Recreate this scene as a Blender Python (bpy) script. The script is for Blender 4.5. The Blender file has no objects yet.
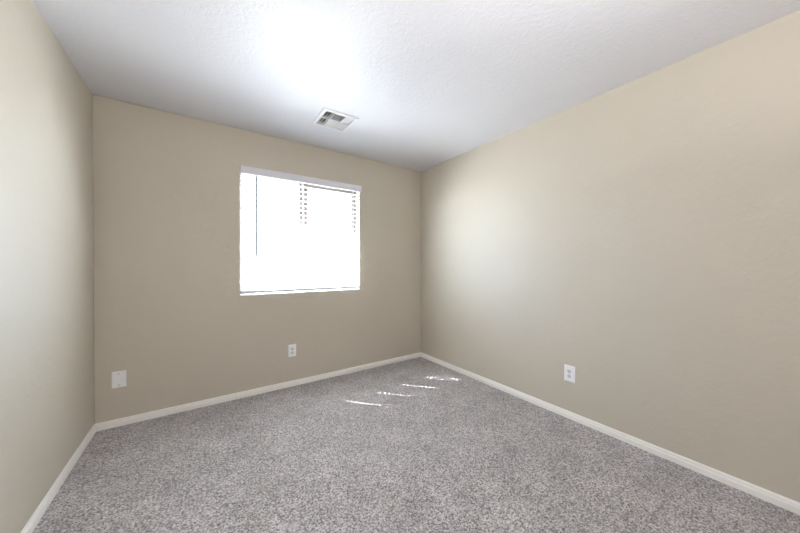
import bpy, bmesh, math, random
from math import radians as R, sin, cos, pi
from mathutils import Vector, Matrix

random.seed(4)
sc = bpy.context.scene
COL = sc.collection

# ------------------------------------------------------------------ room size (metres)
W, H = 3.031, 2.44            # width of the window wall, ceiling height
D = 3.75                      # depth of the room (window wall at y = 0, room towards -y)
TH = 0.15                     # wall thickness
OX0, OX1, OZ0, OZ1 = 0.937, 2.131, 0.925, 2.098   # window opening

# ------------------------------------------------------------------ camera
cam_d = bpy.data.cameras.new('camera')
cam = bpy.data.objects.new('camera', cam_d)
COL.objects.link(cam)
sc.camera = cam
cam_d.sensor_width = 36.0
cam_d.lens = 288.17 / 800 * 36.0
cam_d.clip_start = 0.02
yaw, pitch = R(34.5526), R(-0.304)
cam.location = (0.6461, -2.9744, 1.2074)
cam.rotation_euler = (pi / 2 + pitch, 0, -yaw)

# ------------------------------------------------------------------ sky (bright ground haze below the horizon)
world = bpy.data.worlds.new('sky')
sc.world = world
world.use_nodes = True
wn, wl = world.node_tree.nodes, world.node_tree.links
wn.clear()
tc = wn.new('ShaderNodeTexCoord')
sep = wn.new('ShaderNodeSeparateXYZ')
mr = wn.new('ShaderNodeMapRange')
mr.inputs['From Min'].default_value = -1
mr.inputs['From Max'].default_value = 1
ramp = wn.new('ShaderNodeValToRGB')
cr = ramp.color_ramp
cr.elements[0].position = 0.0
cr.elements[0].color = (0.50, 0.45, 0.40, 1)
cr.elements[1].position = 1.0
cr.elements[1].color = (0.42, 0.60, 1.0, 1)
for pos, c in ((0.46, (0.56, 0.57, 0.60, 1)), (0.505, (0.74, 0.85, 1.0, 1)), (0.7, (0.62, 0.78, 1.0, 1))):
    e = cr.elements.new(pos)
    e.color = c
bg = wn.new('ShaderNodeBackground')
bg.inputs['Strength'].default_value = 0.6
wo = wn.new('ShaderNodeOutputWorld')
wl.new(tc.outputs['Generated'], sep.inputs[0])
wl.new(sep.outputs['Z'], mr.inputs['Value'])
wl.new(mr.outputs[0], ramp.inputs[0])
wl.new(ramp.outputs[0], bg.inputs[0])
# sky strength raised towards both sides, added to brighten the left and right walls
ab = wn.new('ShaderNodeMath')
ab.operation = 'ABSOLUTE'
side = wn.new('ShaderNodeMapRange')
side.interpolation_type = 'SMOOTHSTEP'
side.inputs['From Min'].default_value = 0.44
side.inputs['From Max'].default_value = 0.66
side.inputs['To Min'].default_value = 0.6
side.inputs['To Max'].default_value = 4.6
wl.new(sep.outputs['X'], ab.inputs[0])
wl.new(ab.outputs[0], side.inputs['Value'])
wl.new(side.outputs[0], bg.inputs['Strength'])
wl.new(bg.outputs[0], wo.inputs[0])

# ------------------------------------------------------------------ sun through the blind
SUN_EL = R(51.5)
sun_h = Vector((0.6765, -0.7365, 0)).normalized()
sun_dir = Vector((sun_h.x * cos(SUN_EL), sun_h.y * cos(SUN_EL), -sin(SUN_EL)))
sd = bpy.data.lights.new('sun', 'SUN')
sd.energy = 30.0
sd.angle = R(0.2)
sd.color = (0.93, 0.96, 1.0)
so = bpy.data.objects.new('sun', sd)
COL.objects.link(so)
so.rotation_euler = sun_dir.to_track_quat('-Z', 'Y').to_euler()
so.location = (-2, 4, 5)

# daylight portal in the window opening (guides the sky light, gives none itself)
pd = bpy.data.lights.new('window_portal', 'AREA')
pd.shape = 'RECTANGLE'
pd.size = OX1 - OX0
pd.size_y = OZ1 - OZ0
pd.cycles.is_portal = True
po = bpy.data.objects.new('window_portal', pd)
COL.objects.link(po)
po.location = ((OX0 + OX1) / 2, TH + 0.01, (OZ0 + OZ1) / 2)
po.rotation_euler = (-pi / 2, 0, 0)

# added upward fill lamp outside the window, standing in for ground bounce
gd = bpy.data.lights.new('ground_bounce_fill', 'AREA')
gd.shape = 'RECTANGLE'
gd.size, gd.size_y = 3.6, 1.8
gd.energy = 48.0
gd.color = (0.80, 0.88, 1.0)
go = bpy.data.objects.new('ground_bounce_fill', gd)
COL.objects.link(go)
go.location = ((OX0 + OX1) / 2, 1.35, 0.15)
go.rotation_euler = (R(180 - 12), 0, 0)

# unseen fill lamp added behind the camera, aimed up at the ceiling
BOUNCE = 7.0
bd = bpy.data.lights.new('ceiling_bounce_fill', 'AREA')
bd.shape = 'RECTANGLE'
bd.size, bd.size_y = 0.9, 0.5
bd.energy = BOUNCE
bd.color = (1.0, 0.985, 0.97)
bo = bpy.data.objects.new('ceiling_bounce_fill', bd)
COL.objects.link(bo)
bo.location = (1.1, -3.2, 1.75)
bo.rotation_euler = (R(180), 0, 0)

# ------------------------------------------------------------------ view
sc.view_settings.view_transform = 'Standard'
sc.view_settings.look = 'None'
sc.view_settings.gamma = 1
sc.view_settings.exposure = 2.9
sc.view_settings.use_curve_mapping = False
cy = sc.cycles
cy.use_denoising = True
cy.use_light_tree = False
cy.use_guiding = True
cy.use_surface_guiding = True
cy.guiding_training_samples = 64
cy.use_adaptive_sampling = False
cy.denoising_prefilter = 'ACCURATE'
cy.max_bounces = 14
cy.diffuse_bounces = 10
cy.glossy_bounces = 4
cy.transparent_max_bounces = 12
cy.sample_clamp_indirect = 9
cy.caustics_reflective = False
cy.caustics_refractive = False


# ------------------------------------------------------------------ materials
def srgb(r, g, b):
    f = lambda c: (c / 255 / 12.92) if c / 255 <= 0.04045 else ((c / 255 + 0.055) / 1.055) ** 2.4
    return (f(r), f(g), f(b), 1)


def mat(name, col, rough=0.5, spec=0.5, metal=0.0):
    m = bpy.data.materials.new(name)
    m.use_nodes = True
    b = m.node_tree.nodes['Principled BSDF']
    b.inputs['Base Color'].default_value = col
    b.inputs['Roughness'].default_value = rough
    b.inputs['Specular IOR Level'].default_value = spec
    b.inputs['Metallic'].default_value = metal
    return m


def nodes(m):
    return m.node_tree.nodes, m.node_tree.links, m.node_tree.nodes['Principled BSDF']


def noise(n, l, vec, scale, detail=2, rough=0.5, dist=0.0):
    t = n.new('ShaderNodeTexNoise')
    t.inputs['Scale'].default_value = scale
    t.inputs['Detail'].default_value = detail
    t.inputs['Roughness'].default_value = rough
    t.inputs['Distortion'].default_value = dist
    l.new(vec, t.inputs['Vector'])
    return t.outputs['Fac']


def plaster(name, col, scale, strength, dist, lo, hi, rough=0.5, spec=0.3):
    """painted knock-down texture: rounded flat-topped splats"""
    m = mat(name, col, rough, spec)
    n, l, b = nodes(m)
    co = n.new('ShaderNodeTexCoord').outputs['Object']
    f1 = noise(n, l, co, scale, 2, 0.5, 0.6)
    f2 = noise(n, l, co, scale * 4.5, 2)
    r1 = n.new('ShaderNodeMapRange')
    r1.interpolation_type = 'SMOOTHSTEP'
    r1.inputs['From Min'].default_value = lo
    r1.inputs['From Max'].default_value = hi
    l.new(f1, r1.inputs['Value'])
    mx = n.new('ShaderNodeMath')
    mx.operation = 'MULTIPLY_ADD'
    l.new(f2, mx.inputs[0])
    mx.inputs[1].default_value = 0.35
    l.new(r1.outputs[0], mx.inputs[2])
    bp = n.new('ShaderNodeBump')
    bp.inputs['Strength'].default_value = strength
    bp.inputs['Distance'].default_value = dist
    l.new(mx.outputs[0], bp.inputs['Height'])
    l.new(bp.outputs[0], b.inputs['Normal'])
    # faint unevenness of the paint
    f3 = noise(n, l, co, 1.7, 3)
    hs = n.new('ShaderNodeHueSaturation')
    hs.inputs['Color'].default_value = col
    mr = n.new('ShaderNodeMapRange')
    mr.inputs['To Min'].default_value = 0.97
    mr.inputs['To Max'].default_value = 1.03
    l.new(f3, mr.inputs['Value'])
    l.new(mr.outputs[0], hs.inputs['Value'])
    l.new(hs.outputs[0], b.inputs['Base Color'])
    return m


M_WALL = plaster('beige_wall_paint', srgb(201, 194, 181), 24, 0.22, 0.0016, 0.42, 0.62, 0.5, 0.3)
M_CEIL = plaster('white_ceiling_paint', srgb(220, 221, 228), 46, 0.34, 0.0024, 0.40, 0.60, 0.38, 0.45)
M_TRIM = mat('white_trim_paint', srgb(242, 241, 238), 0.35, 0.5)
M_SLAT = mat('white_blind_vinyl', srgb(240, 240, 240), 0.6, 0.3)
M_VAL = mat('white_valance_vinyl', srgb(226, 227, 234), 0.4, 0.4)
M_CORD = mat('white_cord', srgb(235, 235, 235), 0.8, 0.1)
M_WAND = mat('clear_grey_plastic', srgb(70, 72, 76), 0.25, 0.5)
M_FRAME = mat('almond_window_frame', srgb(128, 118, 114), 0.4, 0.4)
M_STUCCO = plaster('tan_stucco', srgb(196, 176, 150), 60, 0.6, 0.004, 0.4, 0.6, 0.9, 0.1)
M_PLATE = mat('white_plate_plastic', srgb(246, 247, 250), 0.3, 0.5)
M_PLATE2 = mat('ivory_receptacle_plastic', srgb(222, 221, 220), 0.35, 0.5)
M_DARK = mat('dark_slot', srgb(30, 28, 27), 0.8, 0.1)
M_SCREW = mat('screw_metal', srgb(150, 150, 148), 0.35, 0.5, 0.8)
M_VENT = mat('white_register_enamel', srgb(226, 226, 228), 0.4, 0.4)
M_DUCT = mat('galvanised_duct', srgb(140, 130, 124), 0.6, 0.3, 0.3)

# glass: clear pane that lets daylight through
M_GLASS = bpy.data.materials.new('clear_glass')
M_GLASS.use_nodes = True
n, l = M_GLASS.node_tree.nodes, M_GLASS.node_tree.links
n.clear()
tr = n.new('ShaderNodeBsdfTransparent')
tr.inputs[0].default_value = (0.93, 0.95, 0.94, 1)
gl = n.new('ShaderNodeBsdfGlossy')
gl.inputs['Roughness'].default_value = 0.02
mx = n.new('ShaderNodeMixShader')
ou = n.new('ShaderNodeOutputMaterial')
mx.inputs[0].default_value = 0.04
l.new(tr.outputs[0], mx.inputs[1])
l.new(gl.outputs[0], mx.inputs[2])
l.new(mx.outputs[0], ou.inputs[0])

# carpet: short cut pile of flecked grey-taupe yarn
M_CARPET = mat('flecked_grey_carpet', srgb(150, 143, 142), 0.95, 0.05)
n, l, b = nodes(M_CARPET)
co = n.new('ShaderNodeTexCoord').outputs['Object']
vo = n.new('ShaderNodeTexVoronoi')
vo.inputs['Scale'].default_value = 170
vo.inputs['Randomness'].default_value = 1.0
l.new(co, vo.inputs['Vector'])
sepc = n.new('ShaderNodeSeparateColor')
l.new(vo.outputs['Color'], sepc.inputs[0])
nf = noise(n, l, co, 95, 3, 0.7)
nb = noise(n, l, co, 5.0, 3, 0.55)
add = n.new('ShaderNodeMath')
add.operation = 'MULTIPLY_ADD'
l.new(sepc.outputs[0], add.inputs[0])
add.inputs[1].default_value = 0.55
sc1 = n.new('ShaderNodeMath')
sc1.operation = 'MULTIPLY'
l.new(nf, sc1.inputs[0])
sc1.inputs[1].default_value = 0.6
l.new(sc1.outputs[0], add.inputs[2])
rp = n.new('ShaderNodeValToRGB')
rp.color_ramp.elements[0].position = 0.22
rp.color_ramp.elements[0].color = srgb(90, 85, 86)
rp.color_ramp.elements[1].position = 0.86
rp.color_ramp.elements[1].color = srgb(215, 212, 213)
e = rp.color_ramp.elements.new(0.42)
e.color = srgb(138, 133, 134)
e = rp.color_ramp.elements.new(0.62)
e.color = srgb(177, 173, 174)
l.new(add.outputs[0], rp.inputs[0])
hs = n.new('ShaderNodeHueSaturation')
mr2 = n.new('ShaderNodeMapRange')
mr2.inputs['From Min'].default_value = 0.3
mr2.inputs['From Max'].default_value = 0.7
mr2.inputs['To Min'].default_value = 0.86
mr2.inputs['To Max'].default_value = 1.12
l.new(nb, mr2.inputs['Value'])
l.new(mr2.outputs[0], hs.inputs['Value'])
l.new(rp.outputs[0], hs.inputs['Color'])
l.new(hs.outputs[0], b.inputs['Base Color'])
bp = n.new('ShaderNodeBump')
bp.inputs['Strength'].default_value = 0.9
bp.inputs['Distance'].default_value = 0.006
l.new(add.outputs[0], bp.inputs['Height'])
l.new(bp.outputs[0], b.inputs['Normal'])
b.inputs['Sheen Weight'].default_value = 0.25


# ------------------------------------------------------------------ mesh helpers
def obj(name, bm, m, parent=None, loc=None, smooth=False, bevel=None, seg=2):
    me = bpy.data.meshes.new(name)
    bmesh.ops.recalc_face_normals(bm, faces=bm.faces)
    bm.to_mesh(me)
    bm.free()
    me.materials.append(m)
    o = bpy.data.objects.new(name, me)
    COL.objects.link(o)
    if parent:
        o.parent = parent
    if loc:
        o.location = loc
    if smooth:
        for p in me.polygons:
            p.use_smooth = True
    if bevel:
        md = o.modifiers.new('bevel', 'BEVEL')
        md.width = bevel
        md.segments = seg
        md.limit_method = 'ANGLE'
        md.angle_limit = R(40)
    return o


def struct(o, label=None):
    o['kind'] = 'structure'
    if label:
        o['label'] = label
    return o


def tag(o, label, cat, group=None):
    o['label'] = label
    o['category'] = cat
    if group:
        o['group'] = group
    return o


def empty(name, loc, rz=0.0):
    o = bpy.data.objects.new(name, None)
    o.empty_display_size = 0.1
    COL.objects.link(o)
    o.location = loc
    o.rotation_euler = (0, 0, rz)
    return o


def box(bm, x0, x1, y0, y1, z0, z1, mtx=None):
    vs = [bm.verts.new((x, y, z)) for x in (x0, x1) for y in (y0, y1) for z in (z0, z1)]
    for f in ((0, 1, 3, 2), (4, 6, 7, 5), (0, 4, 5, 1), (2, 3, 7, 6), (0, 2, 6, 4), (1, 5, 7, 3)):
        bm.faces.new([vs[i] for i in f])
    if mtx:
        bmesh.ops.transform(bm, matrix=mtx, verts=vs)
    return vs


def plate(bm, us, vs_, w0, w1, holes, mp):
    """slab on a u,v grid with the cells of `holes` cut out; mp maps (u, v, w) to a point"""
    nu, nv = len(us), len(vs_)
    g = {}

    def vert(i, j, k):
        if (i, j, k) not in g:
            g[(i, j, k)] = bm.verts.new(mp(us[i], vs_[j], (w0, w1)[k]))
        return g[(i, j, k)]
    solid = lambda i, j: 0 <= i < nu - 1 and 0 <= j < nv - 1 and (i, j) not in holes
    for i in range(nu - 1):
        for j in range(nv - 1):
            if not solid(i, j):
                continue
            for k in (0, 1):
                bm.faces.new([vert(i, j, k), vert(i + 1, j, k), vert(i + 1, j + 1, k), vert(i, j + 1, k)])
            for di, dj, a, c in ((-1, 0, (0, 0), (0, 1)), (1, 0, (1, 0), (1, 1)), (0, -1, (0, 0), (1, 0)), (0, 1, (0, 1), (1, 1))):
                if not solid(i + di, j + dj):
                    bm.faces.new([vert(i + a[0], j + a[1], 0), vert(i + c[0], j + c[1], 0),
                                  vert(i + c[0], j + c[1], 1), vert(i + a[0], j + a[1], 1)])


def cyl(bm, p0, p1, r0, r1=None, n=12, cap=True):
    p0, p1 = Vector(p0), Vector(p1)
    r1 = r0 if r1 is None else r1
    q = (p1 - p0).to_track_quat('Z', 'Y')
    a, c = [], []
    for i in range(n):
        d = q @ Vector((cos(2 * pi * i / n), sin(2 * pi * i / n), 0))
        a.append(bm.verts.new(p0 + d * r0))
        c.append(bm.verts.new(p1 + d * r1))
    for i in range(n):
        j = (i + 1) % n
        bm.faces.new([a[i], a[j], c[j], c[i]])
    if cap:
        bm.faces.new(a[::-1])
        bm.faces.new(c)


def ribbon(bm, pts, r, n=8):
    rings = []
    for k, p in enumerate(pts):
        p = Vector(p)
        t = (Vector(pts[min(k + 1, len(pts) - 1)]) - Vector(pts[max(k - 1, 0)])).normalized()
        q = t.to_track_quat('Z', 'Y')
        rings.append([bm.verts.new(p + q @ Vector((cos(2 * pi * i / n) * r, sin(2 * pi * i / n) * r, 0))) for i in range(n)])
    for a, c in zip(rings, rings[1:]):
        for i in range(n):
            j = (i + 1) % n
            bm.faces.new([a[i], a[j], c[j], c[i]])
    bm.faces.new(rings[0][::-1])
    bm.faces.new(rings[-1])


def extrude_profile(bm, prof, A, B, inward, mitre=(True, True)):
    """prof: (out, z) pairs; run from A to B along the wall foot, `inward` = into the room"""
    A, B, inward = Vector(A), Vector(B), Vector(inward)
    t = (B - A).normalized()
    ra = [bm.verts.new(A + inward * o_ + t * (o_ if mitre[0] else 0) + Vector((0, 0, z))) for o_, z in prof]
    rb = [bm.verts.new(B + inward * o_ - t * (o_ if mitre[1] else 0) + Vector((0, 0, z))) for o_, z in prof]
    k = len(prof)
    for i in range(k):
        j = (i + 1) % k
        bm.faces.new([ra[i], ra[j], rb[j], rb[i]])
    bm.faces.new(ra[::-1])
    bm.faces.new(rb)


# ------------------------------------------------------------------ room shell
bm = bmesh.new()
box(bm, -TH, W + TH, -D - TH, TH, -0.12, 0.0)
struct(obj('floor', bm, M_CARPET), 'flecked grey cut-pile carpet')

bm = bmesh.new()
VX0, VX1, VY0, VY1 = 1.465, 1.710, -0.755, -0.505          # duct hole above the ceiling register
plate(bm, [-TH, VX0, VX1, W + TH], [-D - TH, VY0, VY1, TH], H, H + 0.12, {(1, 1)}, lambda u, v, w: (u, v, w))
struct(obj('ceiling', bm, M_CEIL), 'white knock-down textured ceiling')

bm = bmesh.new()
plate(bm, [0, OX0, OX1, W], [0, OZ0, OZ1, H], 0, TH, {(1, 1)}, lambda u, v, w: (u, w, v))
struct(obj('wall_back', bm, M_WALL, bevel=0.006, seg=3), 'beige textured wall with the window')
bm = bmesh.new()
box(bm, -TH, 0, -D - TH, TH, 0, H)
struct(obj('wall_left', bm, M_WALL))
bm = bmesh.new()
box(bm, W, W + TH, -D - TH, TH, 0, H)
struct(obj('wall_right', bm, M_WALL))
bm = bmesh.new()
box(bm, 0, W, -D - TH, -D, 0, H)
struct(obj('wall_front', bm, M_WALL))

PROF = [(0, 0), (0.0125, 0), (0.0125, 0.032), (0.0085, 0.0355), (0.0085, 0.043), (0.0070, 0.049), (0.0035, 0.0545), (0, 0.0545)]
for nm, A, B, inn in (('baseboard_left', (0, -D, 0), (0, 0, 0), (1, 0, 0)),
                      ('baseboard_back', (0, 0, 0), (W, 0, 0), (0, -1, 0)),
                      ('baseboard_right', (W, 0, 0), (W, -D, 0), (-1, 0, 0)),
                      ('baseboard_front', (W, -D, 0), (0, -D, 0), (0, 1, 0))):
    bm = bmesh.new()
    extrude_profile(bm, PROF, A, B, inn)
    struct(obj(nm, bm, M_TRIM), 'white painted baseboard')

# roof eave outside, above the window
bm = bmesh.new()
box(bm, -1.5, W + 1.5, TH, 0.50, H + 0.0, H + 0.04)
box(bm, -1.5, W + 1.5, 0.47, 0.50, H - 0.12, H)
struct(obj('trim_2', bm, M_STUCCO), 'roof eave above the window outside')

# ------------------------------------------------------------------ window (horizontal slider)
win = struct(empty('window_1', ((OX0 + OX1) / 2, 0.09, OZ0)), 'two pane sliding window behind the blind')
cx = (OX0 + OX1) / 2
hw = (OX1 - OX0) / 2
hh = OZ1 - OZ0
bm = bmesh.new()
plate(bm, [-hw, -hw + 0.016, hw - 0.022, hw], [0, 0.020, hh - 0.036, hh], -0.005, 0.055, {(1, 1)}, lambda u, v, w: (u, w, v))
wf = obj('window_frame', bm, M_FRAME, win, bevel=0.002)
bm = bmesh.new()
box(bm, -hw + 0.012, -0.020, 0.034, 0.038, 0.016, hh - 0.032)
obj('fixed_pane', bm, M_GLASS, wf)
bm = bmesh.new()
box(bm, -0.043, -0.007, 0.024, 0.048, 0.020, hh - 0.036)
obj('meeting_stile', bm, M_FRAME, win, bevel=0.002)
s = 0.036
x0, x1, y0 = -0.002, hw - 0.018, -0.003
bm = bmesh.new()
plate(bm, [x0, x0 + s, x1 - s, x1], [0.020, 0.020 + s, hh - 0.034 - s, hh - 0.034], y0, y0 + 0.024, {(1, 1)}, lambda u, v, w: (u, w, v))
f = obj('sliding_sash', bm, M_FRAME, win, bevel=0.002)
bm = bmesh.new()
box(bm, x0 + s - 0.004, x1 - s + 0.004, y0 + 0.010, y0 + 0.014, 0.016 + s, hh - 0.030 - s)
obj('glass_pane', bm, M_GLASS, f)
bm = bmesh.new()
box(bm, 0.006, 0.022, -0.016, -0.003, 0.52, 0.60)
obj('latch', bm, M_FRAME, win, bevel=0.003)

# white painted sill in the opening
bm = bmesh.new()
box(bm, OX0 + 0.001, OX1 - 0.001, -0.004, 0.086, OZ0 - 0.001, OZ0 + 0.010)
struct(obj('trim_1', bm, M_TRIM, bevel=0.003), 'white painted window sill')

# ------------------------------------------------------------------ horizontal blind
BX0, BX1 = OX0 + 0.002, OX1 - 0.0015
blind = empty('window_blind', (cx, 0.0, OZ0 + 0.010))
tag(blind, 'white horizontal slat blind with valance, lowered with slats open over the window', 'window blind')
bx = lambda x: x - cx
bz = lambda z: z - (OZ0 + 0.010)
LAD = [1.145, 1.455, 1.757, 2.068]
PITCH, NS, SZ0 = 0.048, 22, 0.992
HOLE_X, HOLE_Y = (0.0050, 0.0044, 0.0034, 0.0030), 0.0085
bm = bmesh.new()
us = [BX0]
for x, q in zip(LAD, HOLE_X):
    us += [x - q, x + q]
us.append(BX1)
holes = {(2 * k + 1, 1) for k in range(len(LAD))}
for k in range(NS):
    z = SZ0 + k * PITCH
    plate(bm, us, [-0.0225, -HOLE_Y, HOLE_Y, 0.0225], z - 0.0014, z + 0.0014, holes, lambda u, v, w: (bx(u), v, bz(w)))
obj('slats', bm, M_SLAT, blind)
bm = bmesh.new()
box(bm, bx(BX0), bx(BX1), -0.025, 0.025, bz(0.947), bz(0.970))
br = obj('bottom_rail', bm, M_VAL, blind, bevel=0.003)
for x in LAD:
    bm = bmesh.new()
    cyl(bm, (bx(x), -0.025, bz(0.959)), (bx(x), -0.0285, bz(0.959)), 0.0075, 0.0065, 14)
    obj('rail_plug', bm, M_CORD, br)
bm = bmesh.new()
box(bm, bx(BX0), bx(BX1), -0.028, 0.028, bz(2.045), bz(2.090))
obj('headrail', bm, M_VAL, blind, bevel=0.002)
# valance: moulded board with returns, standing proud of the wall
bm = bmesh.new()
VP = [(-0.046, 2.032), (-0.049, 2.036), (-0.049, 2.050), (-0.0465, 2.054), (-0.0465, 2.078), (-0.050, 2.084), (-0.050, 2.096), (-0.046, 2.100), (-0.036, 2.100), (-0.036, 2.032)]
a = [bm.verts.new((bx(0.941), y, bz(z))) for y, z in VP]
c = [bm.verts.new((bx(2.134), y, bz(z))) for y, z in VP]
for i in range(len(VP)):
    j = (i + 1) % len(VP)
    bm.faces.new([a[i], a[j], c[j], c[i]])
bm.faces.new(a[::-1])
bm.faces.new(c)
for x0, x1 in ((0.941, 0.951), (2.124, 2.134)):
    box(bm, bx(x0), bx(x1), -0.037, -0.0005, bz(2.034), bz(2.098))
obj('valance', bm, M_VAL, blind)
for x in LAD:
    bm = bmesh.new()
    for y in (-0.0242, 0.0242):
        cyl(bm, (bx(x), y, bz(0.955)), (bx(x), y, bz(2.050)), 0.0011, n=6)
    for k in range(NS):
        z = SZ0 + k * PITCH - 0.0022
        for dx in (-0.0070, 0.0070):
            cyl(bm, (bx(x) + dx, -0.0238, bz(z)), (bx(x) + dx, 0.0238, bz(z)), 0.0006, n=5)
    obj('ladder_cord', bm, M_CORD, blind)
# tilt wand
bm = bmesh.new()
cyl(bm, (bx(1.066), -0.033, bz(2.03)), (bx(1.066), -0.033, bz(1.31)), 0.0068, 0.0068, 6)
cyl(bm, (bx(1.066), -0.033, bz(1.31)), (bx(1.066), -0.033, bz(1.285)), 0.0075, 0.0060, 10)
wd = obj('tilt_wand', bm, M_WAND, blind)
wd['label'] = 'grey plastic tilt wand'
bm = bmesh.new()
ribbon(bm, [(bx(1.066), -0.024, bz(2.052)), (bx(1.066), -0.031, bz(2.050)), (bx(1.066), -0.0345, bz(2.042)), (bx(1.066), -0.033, bz(2.028))], 0.0016)
obj('hook', bm, M_SCREW, wd)
# lift cords with tassel on the right
bm = bmesh.new()
for dx in (-0.0025, 0.0025):
    cyl(bm, (bx(2.035) + dx, -0.033, bz(2.05)), (bx(2.035) + dx * 0.3, -0.033, bz(1.06)), 0.0009, n=6)
lc = obj('lift_cord', bm, M_CORD, blind)
bm = bmesh.new()
cyl(bm, (bx(2.035), -0.033, bz(1.063)), (bx(2.035), -0.033, bz(1.015)), 0.0035, 0.0075, 14)
obj('tassel', bm, M_WAND, lc, smooth=False)


# ------------------------------------------------------------------ wall plates
def wall_plate(name, loc, rz, w, h, duplex):
    """origin on the wall, local -y into the room"""
    root = empty(name, loc, rz)
    bm = bmesh.new()
    w2, h2 = w / 2, h / 2
    # cushioned cover: rim, slope, flat
    rings = []
    for s, y in ((0.0, 0.0), (0.0, -0.0022), (0.0035, -0.0052), (0.008, -0.0062)):
        rings.append([bm.verts.new((sx * (w2 - s), y, sz * (h2 - s))) for sx, sz in ((-1, -1), (1, -1), (1, 1), (-1, 1))])
    for a, c in zip(rings, rings[1:]):
        for i in range(4):
            bm.faces.new([a[i], a[(i + 1) % 4], c[(i + 1) % 4], c[i]])
    bm.faces.new(rings[0][::-1])
    bm.faces.new(rings[-1])
    obj('cover_plate', bm, M_PLATE, root)
    if duplex:
        for sz in (-1, 1):
            bm = bmesh.new()
            zc = sz * 0.0196
            pts = []
            for i in range(28):                        # round face with flat top and bottom
                a = 2 * pi * i / 28
                pts.append((0.0172 * cos(a), max(-0.0138, min(0.0138, 0.0172 * sin(a)))))
            lo = [bm.verts.new((x, -0.0058, zc + z)) for x, z in pts]
            hi = [bm.verts.new((x * 0.96, -0.0082, zc + z * 0.96)) for x, z in pts]
            for i in range(28):
                j = (i + 1) % 28
                bm.faces.new([lo[i], lo[j], hi[j], hi[i]])
            bm.faces.new(hi)
            bm.faces.new(lo[::-1])
            rc = obj('receptacle', bm, M_PLATE2, root)
            bm = bmesh.new()
            box(bm, -0.0080, -0.0056, -0.0086, -0.0078, zc - 0.001, zc + 0.0085)
            box(bm, 0.0054, 0.0076, -0.0086, -0.0078, zc + 0.0005, zc + 0.0080)
            cyl(bm, (0, -0.0078, zc - 0.0068), (0, -0.0086, zc - 0.0068), 0.0026, n=12)
            sl = obj('slots', bm, M_DARK, rc)
            sl['label'] = 'dark plug slots'
        scr = (0,)
    else:
        scr = (-0.0415, 0.0415)
    for z in scr:
        bm = bmesh.new()
        cyl(bm, (0, -0.0058, z), (0, -0.0074, z), 0.0036, 0.0030, 14)
        obj('screw', bm, M_SCREW, root)
    return root


tag(wall_plate('blank_wall_plate', (0.1335, 0, 0.350), 0, 0.080, 0.122, False),
    'white blank cover plate with two screws, low on the window wall near the left corner', 'wall plate')
tag(wall_plate('wall_outlet', (1.388, 0, 0.354), 0, 0.075, 0.122, True),
    'small white duplex outlet below the window', 'outlet')
tag(wall_plate('wall_outlet', (W, -1.867, 0.352), pi / 2 * -1, 0.080, 0.126, True),
    'white duplex outlet low on the right wall above the baseboard', 'outlet')

# ------------------------------------------------------------------ ceiling register
vx, vy = (1.438 + 1.735) / 2, (-0.787 - 0.475) / 2
vent = empty('ceiling_vent', (vx, vy, H))
tag(vent, 'square white metal air register with four louver banks on the ceiling', 'vent')
s, inn = 0.150, 0.122
bm = bmesh.new()
rings = []
for q, z in ((s, 0.0), (s, -0.007), (s - 0.004, -0.010), (inn + 0.004, -0.011), (inn, -0.010), (inn, 0.02)):
    rings.append([bm.verts.new((sx * q, sy * q, z)) for sx, sy in ((-1, -1), (1, -1), (1, 1), (-1, 1))])
for a, c in zip(rings, rings[1:]):
    for i in range(4):
        bm.faces.new([a[i], a[(i + 1) % 4], c[(i + 1) % 4], c[i]])
for i in range(4):
    bm.faces.new([rings[-1][i], rings[-1][(i + 1) % 4], rings[0][(i + 1) % 4], rings[0][i]])
obj('register_frame', bm, M_VENT, vent)
bm = bmesh.new()
for x in (-0.052, 0.052):
    box(bm, x - 0.003, x + 0.003, -inn, inn, -0.009, 0.014)
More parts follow.
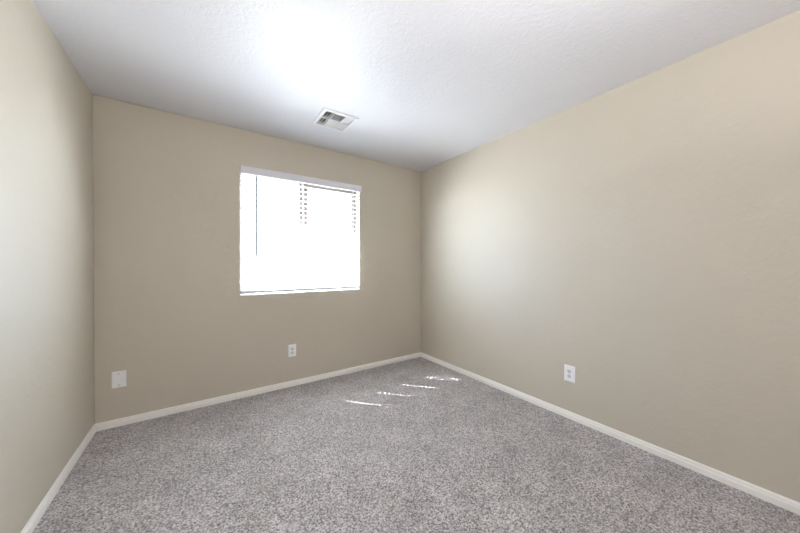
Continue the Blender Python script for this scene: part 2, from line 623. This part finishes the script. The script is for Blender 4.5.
box(bm, -inn, inn, -0.004, 0.004, -0.0092, 0.014)
obj('divider_bars', bm, M_VENT, vent)


def louvers(along, c0, c1, span0, span1, count, lean, k_=1.0):
    """blades along x or y; `lean` = direction the lower edge is pushed"""
    bm = bmesh.new()
    for k in range(count):
        c = c0 + (c1 - c0) * (k + 0.5) / count
        prof = [(c + lean * -0.010 * k_, 0.010), (c + lean * -0.003 * k_, 0.0005), (c + lean * 0.0065 * k_, -0.0065)]
        th = 0.0006
        up = [(p + th, z) for p, z in prof]
        dn = [(p - th, z) for p, z in prof][::-1]
        ring = up + dn
        mk = (lambda p, z, t: (t, p, z)) if along == 'x' else (lambda p, z, t: (p, t, z))
        a = [bm.verts.new(mk(p, z, span0)) for p, z in ring]
        b_ = [bm.verts.new(mk(p, z, span1)) for p, z in ring]
        for i in range(len(ring)):
            j = (i + 1) % len(ring)
            bm.faces.new([a[i], a[j], b_[j], b_[i]])
        bm.faces.new(a[::-1])
        bm.faces.new(b_)
    return obj('louver_bank', bm, M_VENT, vent)


for y0, y1 in ((-inn + 0.001, -0.004), (0.004, inn - 0.001)):
    louvers('y', -inn + 0.002, -0.056, y0, y1, 3, -1, 0.2)
    louvers('y', 0.056, inn - 0.002, y0, y1, 4, 1, 0.8)
louvers('x', -inn + 0.002, -0.005, -0.049, 0.049, 6, -1, 0.7)
louvers('x', 0.005, inn - 0.002, -0.049, 0.049, 6, 1)
bm = bmesh.new()
q = inn - 0.0005
vb = [bm.verts.new((sx * q, sy * q, z)) for z in (0.018, 0.11) for sx, sy in ((-1, -1), (1, -1), (1, 1), (-1, 1))]
for i in range(4):
    bm.faces.new([vb[i], vb[(i + 1) % 4], vb[4 + (i + 1) % 4], vb[4 + i]])
bm.faces.new(vb[4:])
dk = obj('duct_boot', bm, M_DUCT, vent)
dk['label'] = 'dark sheet metal duct inside the register'
for y in (-0.136, 0.136):
    bm = bmesh.new()
    cyl(bm, (0, y, -0.0080), (0, y, -0.0105), 0.0035, 0.0028, 12)
    obj('screw', bm, M_SCREW, vent)
